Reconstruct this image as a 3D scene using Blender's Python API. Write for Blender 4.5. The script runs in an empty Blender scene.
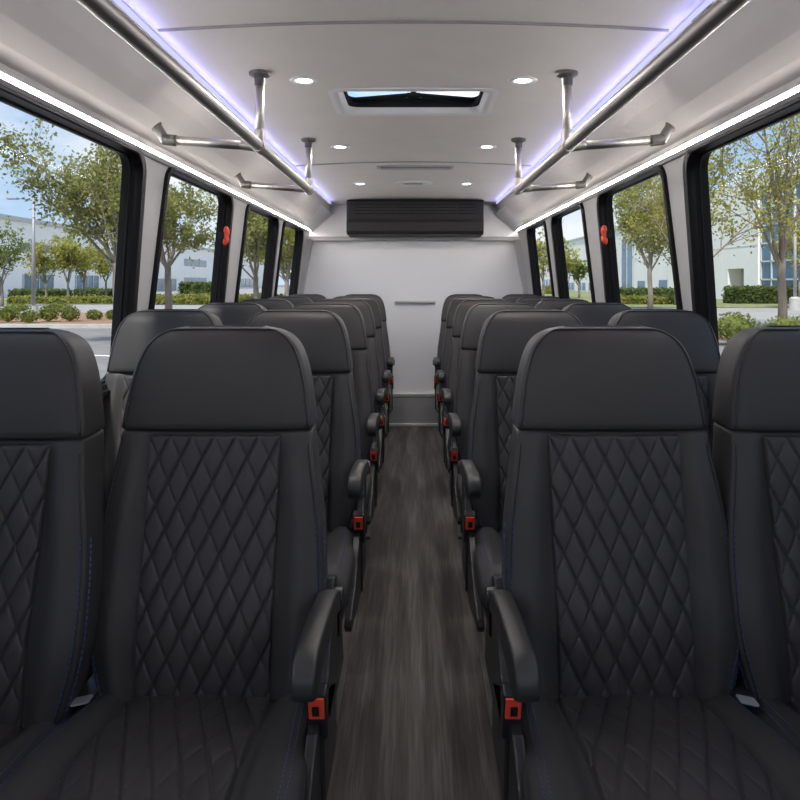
import bpy, bmesh, math, random
from mathutils import Vector, Matrix
random.seed(7)
PI = math.pi
C = bpy.context.scene.collection
CAMZ = 1.165                      # eye height above the bus floor
F = 729.0                         # focal length in pixels of an 800 px frame

# ------------------------------------------------------------------ materials
def nodes_of(name):
    m = bpy.data.materials.new(name); m.use_nodes = True
    nt = m.node_tree
    return m, nt, nt.nodes['Principled BSDF'], nt.nodes['Material Output']

def mat(name, col, rough=0.5, metal=0.0, col2=None, nscale=40, stretch=(1, 1, 1), bump=0.0, bscale=400, spec=0.5, detail=4, lo=0.35, hi=0.65):
    m, nt, b, out = nodes_of(name)
    b.inputs['Base Color'].default_value = (*col, 1)
    b.inputs['Roughness'].default_value = rough
    b.inputs['Metallic'].default_value = metal
    b.inputs['Specular IOR Level'].default_value = spec
    tc = nt.nodes.new('ShaderNodeTexCoord')
    mp = nt.nodes.new('ShaderNodeMapping'); mp.inputs['Scale'].default_value = stretch
    nt.links.new(tc.outputs['Object'], mp.inputs['Vector'])
    if col2 is not None:
        n = nt.nodes.new('ShaderNodeTexNoise'); n.inputs['Scale'].default_value = nscale; n.inputs['Detail'].default_value = detail
        nt.links.new(mp.outputs['Vector'], n.inputs['Vector'])
        r = nt.nodes.new('ShaderNodeValToRGB')
        r.color_ramp.elements[0].position = lo; r.color_ramp.elements[1].position = hi
        r.color_ramp.elements[0].color = (*col, 1); r.color_ramp.elements[1].color = (*col2, 1)
        nt.links.new(n.outputs['Fac'], r.inputs['Fac']); nt.links.new(r.outputs['Color'], b.inputs['Base Color'])
    if bump > 0:
        n2 = nt.nodes.new('ShaderNodeTexNoise'); n2.inputs['Scale'].default_value = bscale; n2.inputs['Detail'].default_value = 3
        nt.links.new(mp.outputs['Vector'], n2.inputs['Vector'])
        bp = nt.nodes.new('ShaderNodeBump'); bp.inputs['Strength'].default_value = bump; bp.inputs['Distance'].default_value = 0.002
        nt.links.new(n2.outputs['Fac'], bp.inputs['Height']); nt.links.new(bp.outputs['Normal'], b.inputs['Normal'])
    return m

def emit(name, col, s):
    m, nt, b, out = nodes_of(name)
    e = nt.nodes.new('ShaderNodeEmission'); e.inputs['Color'].default_value = (*col, 1); e.inputs['Strength'].default_value = s
    nt.links.new(e.outputs[0], out.inputs['Surface'])
    return m

def glass(name, tint, refl, rough=0.02):
    m, nt, b, out = nodes_of(name)
    t = nt.nodes.new('ShaderNodeBsdfTransparent'); t.inputs['Color'].default_value = (*tint, 1)
    g = nt.nodes.new('ShaderNodeBsdfGlossy'); g.inputs['Roughness'].default_value = rough
    x = nt.nodes.new('ShaderNodeMixShader'); x.inputs['Fac'].default_value = refl
    nt.links.new(t.outputs[0], x.inputs[1]); nt.links.new(g.outputs[0], x.inputs[2]); nt.links.new(x.outputs[0], out.inputs['Surface'])
    return m

def leafmat(name, c1, c2, nscale=2.0):
    m, nt, b, out = nodes_of(name)
    tc = nt.nodes.new('ShaderNodeTexCoord')
    n = nt.nodes.new('ShaderNodeTexNoise'); n.inputs['Scale'].default_value = nscale; n.inputs['Detail'].default_value = 6
    nt.links.new(tc.outputs['Object'], n.inputs['Vector'])
    r = nt.nodes.new('ShaderNodeValToRGB'); r.color_ramp.elements[0].position = .35; r.color_ramp.elements[1].position = .65
    r.color_ramp.elements[0].color = (*c1, 1); r.color_ramp.elements[1].color = (*c2, 1)
    nt.links.new(n.outputs['Fac'], r.inputs['Fac'])
    d = nt.nodes.new('ShaderNodeBsdfDiffuse'); t = nt.nodes.new('ShaderNodeBsdfTranslucent')
    nt.links.new(r.outputs['Color'], d.inputs['Color']); nt.links.new(r.outputs['Color'], t.inputs['Color'])
    x = nt.nodes.new('ShaderNodeMixShader'); x.inputs['Fac'].default_value = .5
    nt.links.new(d.outputs[0], x.inputs[1]); nt.links.new(t.outputs[0], x.inputs[2]); nt.links.new(x.outputs[0], out.inputs['Surface'])
    return m

M = {}
M['leather'] = mat('black_leather', (.045, .042, .041), .50, bump=.10, bscale=900, spec=.30)
M['quilt'] = mat('quilted_leather', (.041, .0365, .0365), .48, bump=.12, bscale=1100, spec=.4)
M['piping'] = mat('black_piping', (.014, .014, .016), .45)
M['thread'] = mat('blue_thread', (.045, .085, .25), .6)
M['greythread'] = mat('grey_thread', (.06, .06, .065), .6)
M['plastic'] = mat('black_plastic', (.018, .018, .019), .38, bump=.08, bscale=1500)
M['armpad'] = mat('armrest_rubber', (.028, .0275, .027), .40, bump=.15, bscale=1200)
M['red'] = mat('red_plastic', (.92, .085, .04), .4)
M['chrome'] = mat('chrome', (.75, .75, .76), .35, .6)
M['steel'] = mat('brushed_steel', (.56, .53, .50), .42, 1.0)
M['greymetal'] = mat('grey_casting', (.11, .105, .10), .5, .3)
M['headliner'] = mat('headliner_vinyl', (.80, .765, .735), .62, col2=(.77, .735, .705), nscale=5, bump=.05, bscale=500, spec=.2)
M['wall'] = mat('grey_wall_vinyl', (.44, .435, .43), .55, col2=(.41, .405, .40), nscale=6, bump=.06, bscale=600)
M['rearwall'] = mat('white_laminate', (.88, .88, .895), .32)
M['whiteplastic'] = mat('white_plastic', (.80, .80, .80), .4)
M['greytrim'] = mat('grey_trim', (.42, .41, .41), .4)
M['kick'] = mat('grey_kick_panel', (.33, .33, .34), .4)
M['alu'] = mat('aluminium_strip', (.82, .82, .82), .28, .7)
M['rubber'] = mat('window_rubber', (.006, .006, .007), .40, spec=.25)
M['acplastic'] = mat('dark_vent_plastic', (.022, .021, .021), .55, spec=.3)
M['hatchblack'] = mat('hatch_black', (.010, .010, .011), .8, spec=.2)
M['acdark'] = mat('vent_black', (.010, .010, .010), .5)
M['seam'] = mat('ceiling_seam', (.30, .29, .28), .5)
M['label'] = mat('grey_label', (.42, .42, .42), .5)
M['labelwhite'] = mat('pale_label', (.62, .62, .62), .5)
M['ink'] = mat('label_ink', (.06, .06, .06), .5)
M['strip'] = emit('white_strip_light', (1.0, .95, .90), 42.0)
M['blueled'] = emit('blue_led', (.46, .47, 1.0), 1.05)
M['downlight'] = emit('downlight_lens', (1.0, .97, .92), 14.0)
M['pane'] = glass('window_glass', (.82, .83, .83), .005)
M['hatchglass'] = glass('hatch_glass', (.40, .42, .44), .04)
M['asphalt'] = mat('asphalt', (.16, .153, .147), .9, col2=(.22, .21, .20), nscale=1.5, bump=.2, bscale=60)
M['road'] = mat('pale_road', (.27, .26, .25), .9, col2=(.32, .31, .295), nscale=.6)
M['paint'] = mat('road_paint', (.8, .8, .78), .8)
M['kerb'] = mat('concrete_kerb', (.50, .48, .45), .9, col2=(.42, .40, .37), nscale=3)
M['mulch'] = mat('mulch', (.20, .105, .06), 1, col2=(.34, .21, .13), nscale=6)
M['grass'] = mat('grass', (.15, .17, .07), 1, col2=(.24, .25, .11), nscale=1.6)
M['bwhite'] = mat('white_render', (.92, .90, .86), .8, col2=(.88, .86, .82), nscale=.3)
M['bjoint'] = mat('panel_joint', (.55, .55, .54), .8)
M['bglass'] = mat('blue_office_glass', (.035, .10, .16), .12, col2=(.07, .17, .25), nscale=.35, spec=.8)
M['bdoor'] = mat('recess_grey', (.42, .41, .38), .7)
M['bframe'] = mat('pale_mullion', (.62, .65, .66), .5)
M['bark'] = mat('bark', (.19, .155, .125), .95, col2=(.28, .24, .20), nscale=5, stretch=(1, 1, .3))
M['pole'] = mat('grey_pole', (.33, .33, .34), .5, .3)
M['leafA'] = leafmat('leaves_olive', (.21, .22, .07), (.42, .41, .15), 1.2)
M['leafB'] = leafmat('leaves_yellow_green', (.27, .28, .07), (.54, .51, .15), 1.2)
M['leafC'] = leafmat('leaves_green', (.11, .17, .04), (.28, .33, .08), 1.0)
M['shrub'] = leafmat('shrub_leaves', (.13, .17, .05), (.34, .36, .11), 3.0)
M['hedge'] = leafmat('hedge_leaves', (.09, .13, .045), (.20, .24, .085), 2.0)
M['groundcover'] = leafmat('low_leaves', (.22, .25, .06), (.40, .39, .12), 2.0)

def floormat():
    m, nt, b, out = nodes_of('wood_vinyl_floor')
    tc = nt.nodes.new('ShaderNodeTexCoord')
    def noise(scale, st, det=5):
        mp = nt.nodes.new('ShaderNodeMapping'); mp.inputs['Scale'].default_value = st
        nt.links.new(tc.outputs['Object'], mp.inputs['Vector'])
        n = nt.nodes.new('ShaderNodeTexNoise'); n.inputs['Scale'].default_value = scale; n.inputs['Detail'].default_value = det
        nt.links.new(mp.outputs['Vector'], n.inputs['Vector']); return n
    n1 = noise(30, (3.6, .10, 1)); n2 = noise(6, (3.2, .22, 1)); n3 = noise(90, (3.2, .06, 1))
    a = nt.nodes.new('ShaderNodeMath'); a.operation = 'MULTIPLY_ADD'; a.inputs[1].default_value = .5
    nt.links.new(n1.outputs['Fac'], a.inputs[0]); nt.links.new(n2.outputs['Fac'], a.inputs[2])
    a2 = nt.nodes.new('ShaderNodeMath'); a2.operation = 'MULTIPLY_ADD'; a2.inputs[1].default_value = .35
    nt.links.new(n3.outputs['Fac'], a2.inputs[0]); nt.links.new(a.outputs[0], a2.inputs[2])
    r = nt.nodes.new('ShaderNodeValToRGB'); e = r.color_ramp.elements
    e[0].position = .72; e[0].color = (.054, .046, .043, 1); e[1].position = 1.16 - .0; e[1].color = (.165, .143, .133, 1)
    e[1].position = 1.0
    x = e.new(.88); x.color = (.096, .083, .077, 1)
    s = nt.nodes.new('ShaderNodeMath'); s.operation = 'MULTIPLY'; s.inputs[1].default_value = .94
    nt.links.new(a2.outputs[0], s.inputs[0]); nt.links.new(s.outputs[0], r.inputs['Fac'])
    nt.links.new(r.outputs['Color'], b.inputs['Base Color'])
    b.inputs['Roughness'].default_value = .50; b.inputs['Specular IOR Level'].default_value = .3
    bp = nt.nodes.new('ShaderNodeBump'); bp.inputs['Strength'].default_value = .12; bp.inputs['Distance'].default_value = .001
    nt.links.new(n3.outputs['Fac'], bp.inputs['Height']); nt.links.new(bp.outputs['Normal'], b.inputs['Normal'])
    return m
M['floor'] = floormat()

# ------------------------------------------------------------------ mesh builder
class MB:
    def __init__(s): s.v = []; s.f = []
    def add(s, vs, fs):
        o = len(s.v); s.v += [tuple(p) for p in vs]; s.f += [tuple(i + o for i in q) for q in fs]; return s
    def box(s, x0, x1, y0, y1, z0, z1):
        vs = [(x, y, z) for z in (z0, z1) for y in (y0, y1) for x in (x0, x1)]
        return s.add(vs, [(0, 2, 3, 1), (4, 5, 7, 6), (0, 1, 5, 4), (2, 6, 7, 3), (0, 4, 6, 2), (1, 3, 7, 5)])
    def hexa(s, a, b):                                   # two quads of 4 points each
        return s.add(list(a) + list(b), [(3, 2, 1, 0), (4, 5, 6, 7), (0, 1, 5, 4), (1, 2, 6, 5), (2, 3, 7, 6), (3, 0, 4, 7)])
    def tube(s, path, r, n=10, caps=True):
        P = [Vector(p) for p in path]; rr = r if isinstance(r, (list, tuple)) else [r] * len(P)
        rings = []; up = None
        for i, p in enumerate(P):
            t = (P[min(i + 1, len(P) - 1)] - P[max(i - 1, 0)]).normalized()
            if up is None:
                up = Vector((0, 0, 1)) if abs(t.z) < .9 else Vector((1, 0, 0))
            a = t.cross(up)
            if a.length < 1e-5: a = t.cross(Vector((0, 1, .3)))
            a.normalize(); b = a.cross(t).normalized(); up = b
            rings.append([p + (a * math.cos(2 * PI * k / n) + b * math.sin(2 * PI * k / n)) * rr[i] for k in range(n)])
        return s.loft(rings, caps)
    def loft(s, rings, caps=True):
        n = len(rings[0]); o = len(s.v)
        for r in rings: s.v += [tuple(p) for p in r]
        for i in range(len(rings) - 1):
            for k in range(n):
                k2 = (k + 1) % n
                s.f.append((o + i * n + k, o + i * n + k2, o + (i + 1) * n + k2, o + (i + 1) * n + k))
        if caps:
            s.f.append(tuple(o + k for k in reversed(range(n))))
            s.f.append(tuple(o + (len(rings) - 1) * n + k for k in range(n)))
        return s
    def grid(s, nu, nv, fn):
        o = len(s.v)
        for j in range(nv + 1):
            for i in range(nu + 1): s.v.append(tuple(fn(i / nu, j / nv)))
        w = nu + 1
        for j in range(nv):
            for i in range(nu): s.f.append((o + j * w + i, o + j * w + i + 1, o + (j + 1) * w + i + 1, o + (j + 1) * w + i))
        return s
    def prism(s, poly, axis, a, b):                      # polygon extruded along x, y or z
        def p3(u, v, w):
            return {'x': (w, u, v), 'y': (u, w, v), 'z': (u, v, w)}[axis]
        n = len(poly)
        vs = [p3(u, v, a) for u, v in poly] + [p3(u, v, b) for u, v in poly]
        return s.add(vs, [tuple(reversed(range(n))), tuple(range(n, 2 * n))] + [(k, (k + 1) % n, n + (k + 1) % n, n + k) for k in range(n)])
    def mesh(s, name, m, smooth=False, fix=True):
        me = bpy.data.meshes.new(name); me.from_pydata(s.v, [], s.f); me.update()
        if fix:
            bm = bmesh.new(); bm.from_mesh(me); bmesh.ops.recalc_face_normals(bm, faces=bm.faces); bm.to_mesh(me); bm.free()
        if smooth:
            for p in me.polygons: p.use_smooth = True
        me.materials.append(m); return me

def link(name, me, parent=None, loc=(0, 0, 0), bevel=0, autosmooth=False, seg=2):
    o = bpy.data.objects.new(name, me); C.objects.link(o); o.location = loc
    if parent: o.parent = parent
    if bevel:
        b = o.modifiers.new('bevel', 'BEVEL'); b.width = bevel; b.segments = seg; b.limit_method = 'ANGLE'; b.angle_limit = math.radians(40)
    if autosmooth:
        e = o.modifiers.new('split', 'EDGE_SPLIT'); e.split_angle = math.radians(autosmooth if autosmooth is not True else 40)
    return o
def obj(name, mb, m, parent=None, smooth=False, bevel=0, loc=(0, 0, 0), autosmooth=False, fix=True, seg=2):
    return link(name, mb.mesh(name, m, smooth, fix), parent, loc, bevel, autosmooth, seg)
def tag(o, label=None, cat=None, group=None, kind=None):
    if label: o['label'] = label
    if cat: o['category'] = cat
    if group: o['group'] = group
    if kind: o['kind'] = kind
    return o
def thing(name, label, cat, loc=(0, 0, 0), group=None):
    o = bpy.data.objects.new(name, None); o.empty_display_size = .1; C.objects.link(o); o.location = loc
    return tag(o, label, cat, group)
def struct(name, mb, m, label=None, **k):
    return tag(obj(name, mb, m, **k), label, None, None, 'structure')

def lerp(a, b, t): return a + (b - a) * t
def table(tb, z):
    if z <= tb[0][0]: return tb[0][1]
    for (a, va), (b, vb) in zip(tb, tb[1:]):
        if z <= b: return lerp(va, vb, (z - a) / (b - a))
    return tb[-1][1]
def sstep(a, b, x):
    t = min(1, max(0, (x - a) / (b - a))); return t * t * (3 - 2 * t)
def smooth_tab(tb, z):
    return (table(tb, z - .012) + table(tb, z) + table(tb, z + .012)) / 3

# ------------------------------------------------------------------ the bus shell
Y0, Y1 = -1.6, 5.94
def wx(z):                                                # half width of the side wall at height z
    t = CAMZ + .41 - z
    return .848 + .10 * t if t < .61 else .909 + .25 * (t - .61)
ZT = CAMZ + .445; ZB = CAMZ - .50
def cz(x): return CAMZ + .650 - .022 * (x / .64) ** 2     # ceiling height

fl = MB().box(-1.02, 1.02, Y0, Y1, -.06, 0)
struct('floor', fl, M['floor'], 'dark grey wood-look vinyl floor along the aisle')

fw = MB().box(-1.03, 1.03, Y0 - .05, Y0, -.06, CAMZ - .20)  # unseen front wall, put in to keep low light off the seats
struct('wall_front', fw, M['wall'], 'unseen grey front wall of the bus below the windscreen, added to block light')
WIN = {-1: [(-.95, .55), (.82, 2.29), (2.50, 3.40), (3.70, 4.56), (4.74, 5.58)],
       1: [(-.95, .55), (.82, 2.27), (2.46, 3.34), (3.64, 4.46), (4.68, 5.42)]}  # first window on each side is unseen, added to let light in
WZ0, WZ1 = CAMZ - .345, CAMZ + .397
def rrect(u0, u1, v0, v1, r, n=6):
    pts = []
    for cx, cy, a0 in ((u1 - r, v1 - r, 0), (u0 + r, v1 - r, 90), (u0 + r, v0 + r, 180), (u1 - r, v0 + r, 270)):
        for k in range(n + 1):
            a = math.radians(a0 + 90 * k / n); pts.append((cx + r * math.cos(a), cy + r * math.sin(a)))
    return pts
def wallpt(s, y, z, out=0.0):
    return (s * (wx(z) + out), y, z + out * .10)
def slant(lp, a, b, k):                                   # far jamb leans back towards the sill
    return [(y + k * (WZ1 - z) * max(0, min(1, (y - a) / (b - a))), z) for y, z in lp]
KS = [.0, .13, .11, .06, .05]
def side_wall(s):
    bm = bmesh.new(); edges = []
    loops = [[(Y0, ZB), (Y1, ZB), (Y1, ZT), (Y0, ZT)]] + [slant(rrect(a, b, WZ0, WZ1, .055), a, b, k_) for (a, b), k_ in zip(WIN[s], KS)]
    for lp in loops:
        vs = [bm.verts.new(wallpt(s, y, z)) for y, z in lp]
        edges += [bm.edges.new((vs[i], vs[(i + 1) % len(vs)])) for i in range(len(vs))]
    bmesh.ops.triangle_fill(bm, use_beauty=True, use_dissolve=False, edges=edges)
    r = bmesh.ops.extrude_face_region(bm, geom=list(bm.faces))
    nv = [g for g in r['geom'] if isinstance(g, bmesh.types.BMVert)]
    bmesh.ops.translate(bm, verts=nv, vec=(s * .05, 0, .009))
    xb = wx(ZB)
    def addbox(x0, x1, y0, y1, z0, z1):
        mbx = MB().box(x0, x1, y0, y1, z0, z1); vs = [bm.verts.new(p) for p in mbx.v]
        for q in mbx.f: bm.faces.new([vs[i] for i in q])
    addbox(min(s * xb, s * (xb + .05)), max(s * xb, s * (xb + .05)), Y0, Y1, -.06, ZB)
    bmesh.ops.recalc_face_normals(bm, faces=bm.faces)
    nm = 'wall_left' if s < 0 else 'wall_right'
    me = bpy.data.meshes.new(nm); bm.to_mesh(me); bm.free(); me.materials.append(M['wall'])
    o = link(nm, me); tag(o, 'pale grey bus side wall with windows, %s of the aisle' % ('left' if s < 0 else 'right'), None, None, 'structure')
wn = 0
for s in (-1, 1):
    side_wall(s)
    for i, (a, b) in enumerate(WIN[s]):
        wn += 1
        root = bpy.data.objects.new('window_%d' % wn, None); C.objects.link(root)
        ordinal = ['added behind the viewpoint for light', 'nearest', 'second', 'third', 'last'][i]
        side = 'left' if s < 0 else 'right'
        tag(root, ('bus side window with black rubber frame, %s, on the %s wall' % (ordinal, side)), None, None, 'structure')
        # frame: rounded ring, face lip + reveal
        fr = MB(); outer = rrect(a - .006, b + .006, WZ0 - .006, WZ1 + .006, .06); 
        def ring(lp, out): return [wallpt(s, y, z, out) for y, z in slant(lp, a, b, KS[i])]
        inn = rrect(a + .018, b - .045, WZ0 + .030, WZ1 - .009, .050)
        inn2 = rrect(a + .021, b - .048, WZ0 + .033, WZ1 - .011, .048)
        fr.loft([ring(outer, .002), ring(outer, -.012), ring(rrect(a + .004, b - .004, WZ0 + .004, WZ1 - .003, .055), -.016),
                 ring(rrect(a + .010, b - .030, WZ0 + .016, WZ1 - .006, .055), -.014), ring(rrect(a + .012, b - .034, WZ0 + .018, WZ1 - .007, .055), -.004), ring(inn, .004), ring(inn2, .014), ring(inn2, .045), ring(outer, .045)], caps=False)
        n = len(outer)
        obj('frame', fr, M['rubber'], root, smooth=True, autosmooth=35)
        # inner bead of the gasket
        gb = MB(); lp = rrect(a + .024, b - .051, WZ0 + .036, WZ1 - .014, .046); P = ring(lp, .018); P.append(P[0]); P.append(P[1])
        gb.tube(P, .003, 6, False); obj('gasket', gb, M['rubber'], root, smooth=True)
        pn = MB(); lp = rrect(a + .020, b - .047, WZ0 + .032, WZ1 - .010, .048)
        pn.loft([ring(lp, .022), ring(lp, .026)]); obj('pane', pn, M['pane'], root)
        if i == 2:                                          # red emergency release handle on the far side of the frame
            h = MB(); zc = CAMZ + .212
            for k in range(9):
                pass
            path = []
            for k in range(9):
                t = k / 8; z = zc - .042 + .084 * t
                bulge = .010 + .012 * math.sin(PI * t) - .006 * math.exp(-((t - .5) / .12) ** 2)
                path.append(wallpt(s, b - .100 + KS[i] * (WZ1 - z), z, -.004 - bulge * .6))
            h.tube(path, [.006, .012, .014, .013, .011, .013, .014, .012, .006], 10)
            rh = obj('release_handle', h, M['red'], root, smooth=True); rh['label'] = 'red emergency release handle'
            k = MB(); p0 = Vector(wallpt(s, b - .100 + KS[i] * (WZ1 - zc), zc, .004)); k.box(p0.x - .012, p0.x + .012, p0.y - .012, p0.y + .060, p0.z - .016, p0.z + .016)
            obj('handle_bracket', k, M['rubber'], rh, bevel=.003)

# ceiling and coves
prof = [(.900, ZT - .012), (.842, ZT - .008), (.838, ZT), (.805, ZT + .022), (.765, ZT + .055), (.725, ZT + .096), (.692, ZT + .138), (.672, ZT + .160), (.652, cz(.64) - .020), (.650, cz(.64) - .002)]
HX, HY0, HY1 = .268, 2.46, 2.81
xs_c = [.640, .52, .40, HX, .13]
left = [(-x, z) for x, z in prof] + [(-x, cz(x)) for x in xs_c]
P = left + [(0, cz(0))] + [(-x, z) for x, z in reversed(left)]
ys = [Y0, HY0, HY1, Y1]
ce = MB()
for th in (0, .03):
    o = len(ce.v)
    for y in ys:
        for x, z in P: ce.v.append((x * (1 + th * 1.2), y, z + th))
    w = len(P)
    for j in range(3):
        for i in range(w - 1):
            mid = (P[i][0] + P[i + 1][0]) / 2
            if j == 1 and abs(mid) < HX - .001: continue
            ce.f.append((o + j * w + i, o + j * w + i + 1, o + (j + 1) * w + i + 1, o + (j + 1) * w + i))
struct('ceiling', ce, M['headliner'], 'pale grey curved bus ceiling with side coves', fix=False)
for n_, yy in ((1, 1.815), (2, 3.93)):
    t = MB(); rng = [-.635 + 1.27 * k / 24 for k in range(25)]
    rings = []
    for x in rng:
        z = cz(x); d = -.004 * (abs(x) / .635) ** 6
        rings.append([(x, yy - .006, z + .002), (x, yy - .004, z - .005), (x, yy + .004, z - .005), (x, yy + .006, z + .002)])
    t.loft(rings); struct('trim_%d' % n_, t, M['seam'], '%s dark seam strip across the ceiling' % ('front' if n_ == 1 else 'rear'))

# light strips above the windows and blue LED lines
for s in (-1, 1):
    side = 'left' if s < 0 else 'right'
    r = thing('strip_light', 'long glowing white strip light above the %s windows' % side, 'strip light', (s * .84, 2.2, ZT - .01), 'white strip lights')
    def sp(pts): return [(s * x - s * .84, y, z) for x, y, z in pts]
    b = MB(); z0 = CAMZ + .414 - (ZT - .01)
    secs = [[(s * (x - .84), y, z - ZT + .01) for x, z in ((.842, ZT - .031), (.852, ZT - .031), (.852, ZT - .019), (.839, ZT - .019))] for y in (Y0 - 2.2, Y1 - .02 - 2.2)]
    b.loft(secs); obj('diffuser', b, M['strip'], r)
    h = MB(); secs = [[(s * (x - .84), y, z - ZT + .01) for x, z in ((.836, ZT - .0305), (.852, ZT - .0305), (.853, ZT - .046), (.842, ZT - .046))] for y in (Y0 - 2.2, Y1 - .02 - 2.2)]
    h.loft(secs); obj('rail', h, M['greytrim'], r, bevel=.002)
    h = MB(); secs = [[(s * (x - .84), y, z - ZT + .01) for x, z in ((.852, ZT - .0185), (.836, ZT - .0190), (.834, ZT - .014), (.834, ZT - .004), (.842, ZT + .003))] for y in (Y0 - 2.2, Y1 - .02 - 2.2)]
    h.loft(secs); obj('light_shield_lip', h, M['headliner'], r)  # lip added to stop strip light spilling up the cove
    l = MB(); secs = [[(s * x, y, z) for x, z in ((.650, cz(.64) - .010), (.6525, cz(.64) - .018), (.646, cz(.64) - .014), (.646, cz(.64) - .006))] for y in (Y0, 5.70)]
    l.loft(secs); tag(obj('led_strip', l, M['blueled']), 'thin blue-violet LED line along the %s edge of the ceiling' % side, 'led strip', 'blue LED lines')

# downlights
for i, yy in enumerate((2.32, 3.46, 4.76)):
    for s in (-1, 1):
        x = s * .348; z = cz(x)
        r = thing('ceiling_light', 'round glowing recessed downlight, %s of the %s column' % (['nearest', 'middle one', 'farthest'][i], 'left' if s < 0 else 'right'), 'ceiling light', (x, yy, z), 'recessed downlights')
        tr = MB(); n = 28
        prf = [(.026, .002), (.027, -.004), (.040, -.006), (.046, -.003), (.047, .003)]
        tr.loft([[(q * math.cos(2 * PI * k / n), q * math.sin(2 * PI * k / n), h) for k in range(n)] for q, h in prf], caps=False)
        obj('trim_ring', tr, M['whiteplastic'], r, smooth=True, fix=False)
        ln = MB(); ln.loft([[(q * math.cos(2 * PI * k / n), q * math.sin(2 * PI * k / n), h) for k in range(n)] for q, h in ((.027, .001), (.0265, -.002), (.016, -.0045), (.003, -.005))])
        obj('lens', ln, M['downlight'], r, smooth=True)

# roof hatch
hz = cz(.2); hc = (HY0 + HY1) / 2
r = thing('roof_hatch', 'square roof hatch with white bezel, dark frame and glass lid', 'roof hatch', (0, hc, hz))
hy = (HY1 - HY0) / 2
def rr2(dx, dy, z, rad): return [(u, v, z) for u, v in rrect(-dx, dx, -dy, dy, rad)]
b = MB(); b.loft([rr2(HX + .026, hy + .026, .006, .05), rr2(HX + .025, hy + .025, -.003, .05), rr2(HX + .015, hy + .015, -.005, .045), rr2(HX - .004, hy - .004, -.004, .04), rr2(HX - .012, hy - .012, .004, .04), rr2(HX - .022, hy - .022, .022, .04), rr2(HX + .01, hy + .01, .022, .05)], caps=False)
obj('bezel', b, M['whiteplastic'], r, smooth=True, autosmooth=50)
b = MB(); b.loft([rr2(HX - .018, hy - .018, .020, .04), rr2(HX - .028, hy - .028, .021, .04), rr2(HX - .026, hy - .026, .040, .04), rr2(HX - .022, hy - .022, .058, .04), rr2(HX + .02, hy + .02, .058, .05), rr2(HX + .02, hy + .02, .034, .05)], caps=False)
obj('frame', b, M['hatchblack'], r, smooth=True, autosmooth=50)
b = MB(); b.loft([rr2(HX + .04, hy + .06, .128, .04), rr2(HX + .04, hy + .06, .134, .04)]); lid = obj('lid', b, M['hatchglass'], r)
b = MB(); b.loft([rr2(HX + .045, hy + .065, .124, .05), rr2(HX + .045, hy + .065, .140, .05), rr2(HX + .015, hy + .035, .140, .04), rr2(HX + .015, hy + .035, .124, .04), rr2(HX + .045, hy + .065, .124, .05)], caps=False)
obj('lid_frame', b, M['hatchblack'], lid)
b = MB(); b.tube([(-HX + .03, hy - .035, .046), (-.06, hy - .037, .060), (0, hy - .04, .064), (.06, hy - .037, .060), (HX - .03, hy - .035, .046)], .008, 8)
b2 = MB(); b2.tube([(0, hy - .04, .122), (0, hy - .04, .045)], .011, 12); b2.tube([(-.024, hy - .05, .058), (.024, hy - .05, .058)], .011, 10)
arm = obj('opener_arm', b, M['hatchblack'], r, smooth=True); obj('opener_knob', b2, M['hatchblack'], arm, smooth=True, autosmooth=40)

# ceiling vent slot and oval plate
r = thing('ceiling_vent', 'narrow slotted vent in the ceiling ahead of the rear wall', 'vent', (.01, 4.10, cz(0)))
b = MB(); b.prism(rrect(-.215, .215, -.045, .045, .01), 'z', -.010, .002); obj('frame', b, M['greytrim'], r, bevel=.003)
b = MB(); b.box(-.195, .195, -.030, .030, -.012, -.0101); obj('slot', b, M['acdark'], r)
b = MB()
for k in range(3): b.box(-.195, .195, -.022 + k * .02, -.018 + k * .02, -.015, -.012)
obj('louvre', b, M['greytrim'], r)
r = thing('speaker_plate', 'pale oval plate in the ceiling near the air conditioner', 'plate', (0, 4.76, cz(0)))
b = MB(); n = 32
b.loft([[(q * .125 * math.cos(2 * PI * k / n), q * .07 * math.sin(2 * PI * k / n), h) for k in range(n)] for q, h in ((1, .002), (1, -.004), (.93, -.010), (.75, -.010), (.72, -.007), (.02, -.007))]); obj('plate', b, M['whiteplastic'], r, smooth=True, autosmooth=40)
b = MB()
for k in range(5): b.box(-.06, .06, -.030 + k * .014, -.026 + k * .014, -.010, -.007)
obj('slat', b, M['greytrim'], r)

# ------------------------------------------------------------------ rear wall
hw_ = [(wx(z) + .045, z) for z in (ZB, CAMZ - .2, ZT)]
rw = MB().prism([(x, z) for x, z in [(hw_[0][0], -.06)] + hw_ + [(.68, cz(.64) + .03)]] + [(-x, z) for x, z in reversed([(hw_[0][0], -.06)] + hw_ + [(.68, cz(.64) + .03)])], 'y', Y1, Y1 + .05)
struct('wall_rear', rw, M['rearwall'], 'glossy white rear wall of the bus')
t = MB().box(-1.0, 1.0, Y1 - .035, Y1, 0, .235); struct('baseboard_rear', t, M['kick'], 'grey kick panel at the foot of the rear wall')
t = MB().box(-1.0, 1.0, Y1 - .042, Y1, .235, .262); struct('trim_3', t, M['alu'], 'bright metal strip above the rear kick panel', bevel=.003)
t = MB().box(-1.0, 1.0, Y1 - .060, Y1 - .03, 0, .022); struct('trim_4', t, M['alu'], 'bright metal strip where the floor meets the rear kick panel', bevel=.003)
SY = Y1
t = MB().box(-.86, .86, Y1 - .06, Y1 - .001, ZT - .112, ZT - .078); struct('trim_5', t, M['greytrim'], 'grey trim rail high on the rear wall under the air conditioner', bevel=.004)
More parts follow.
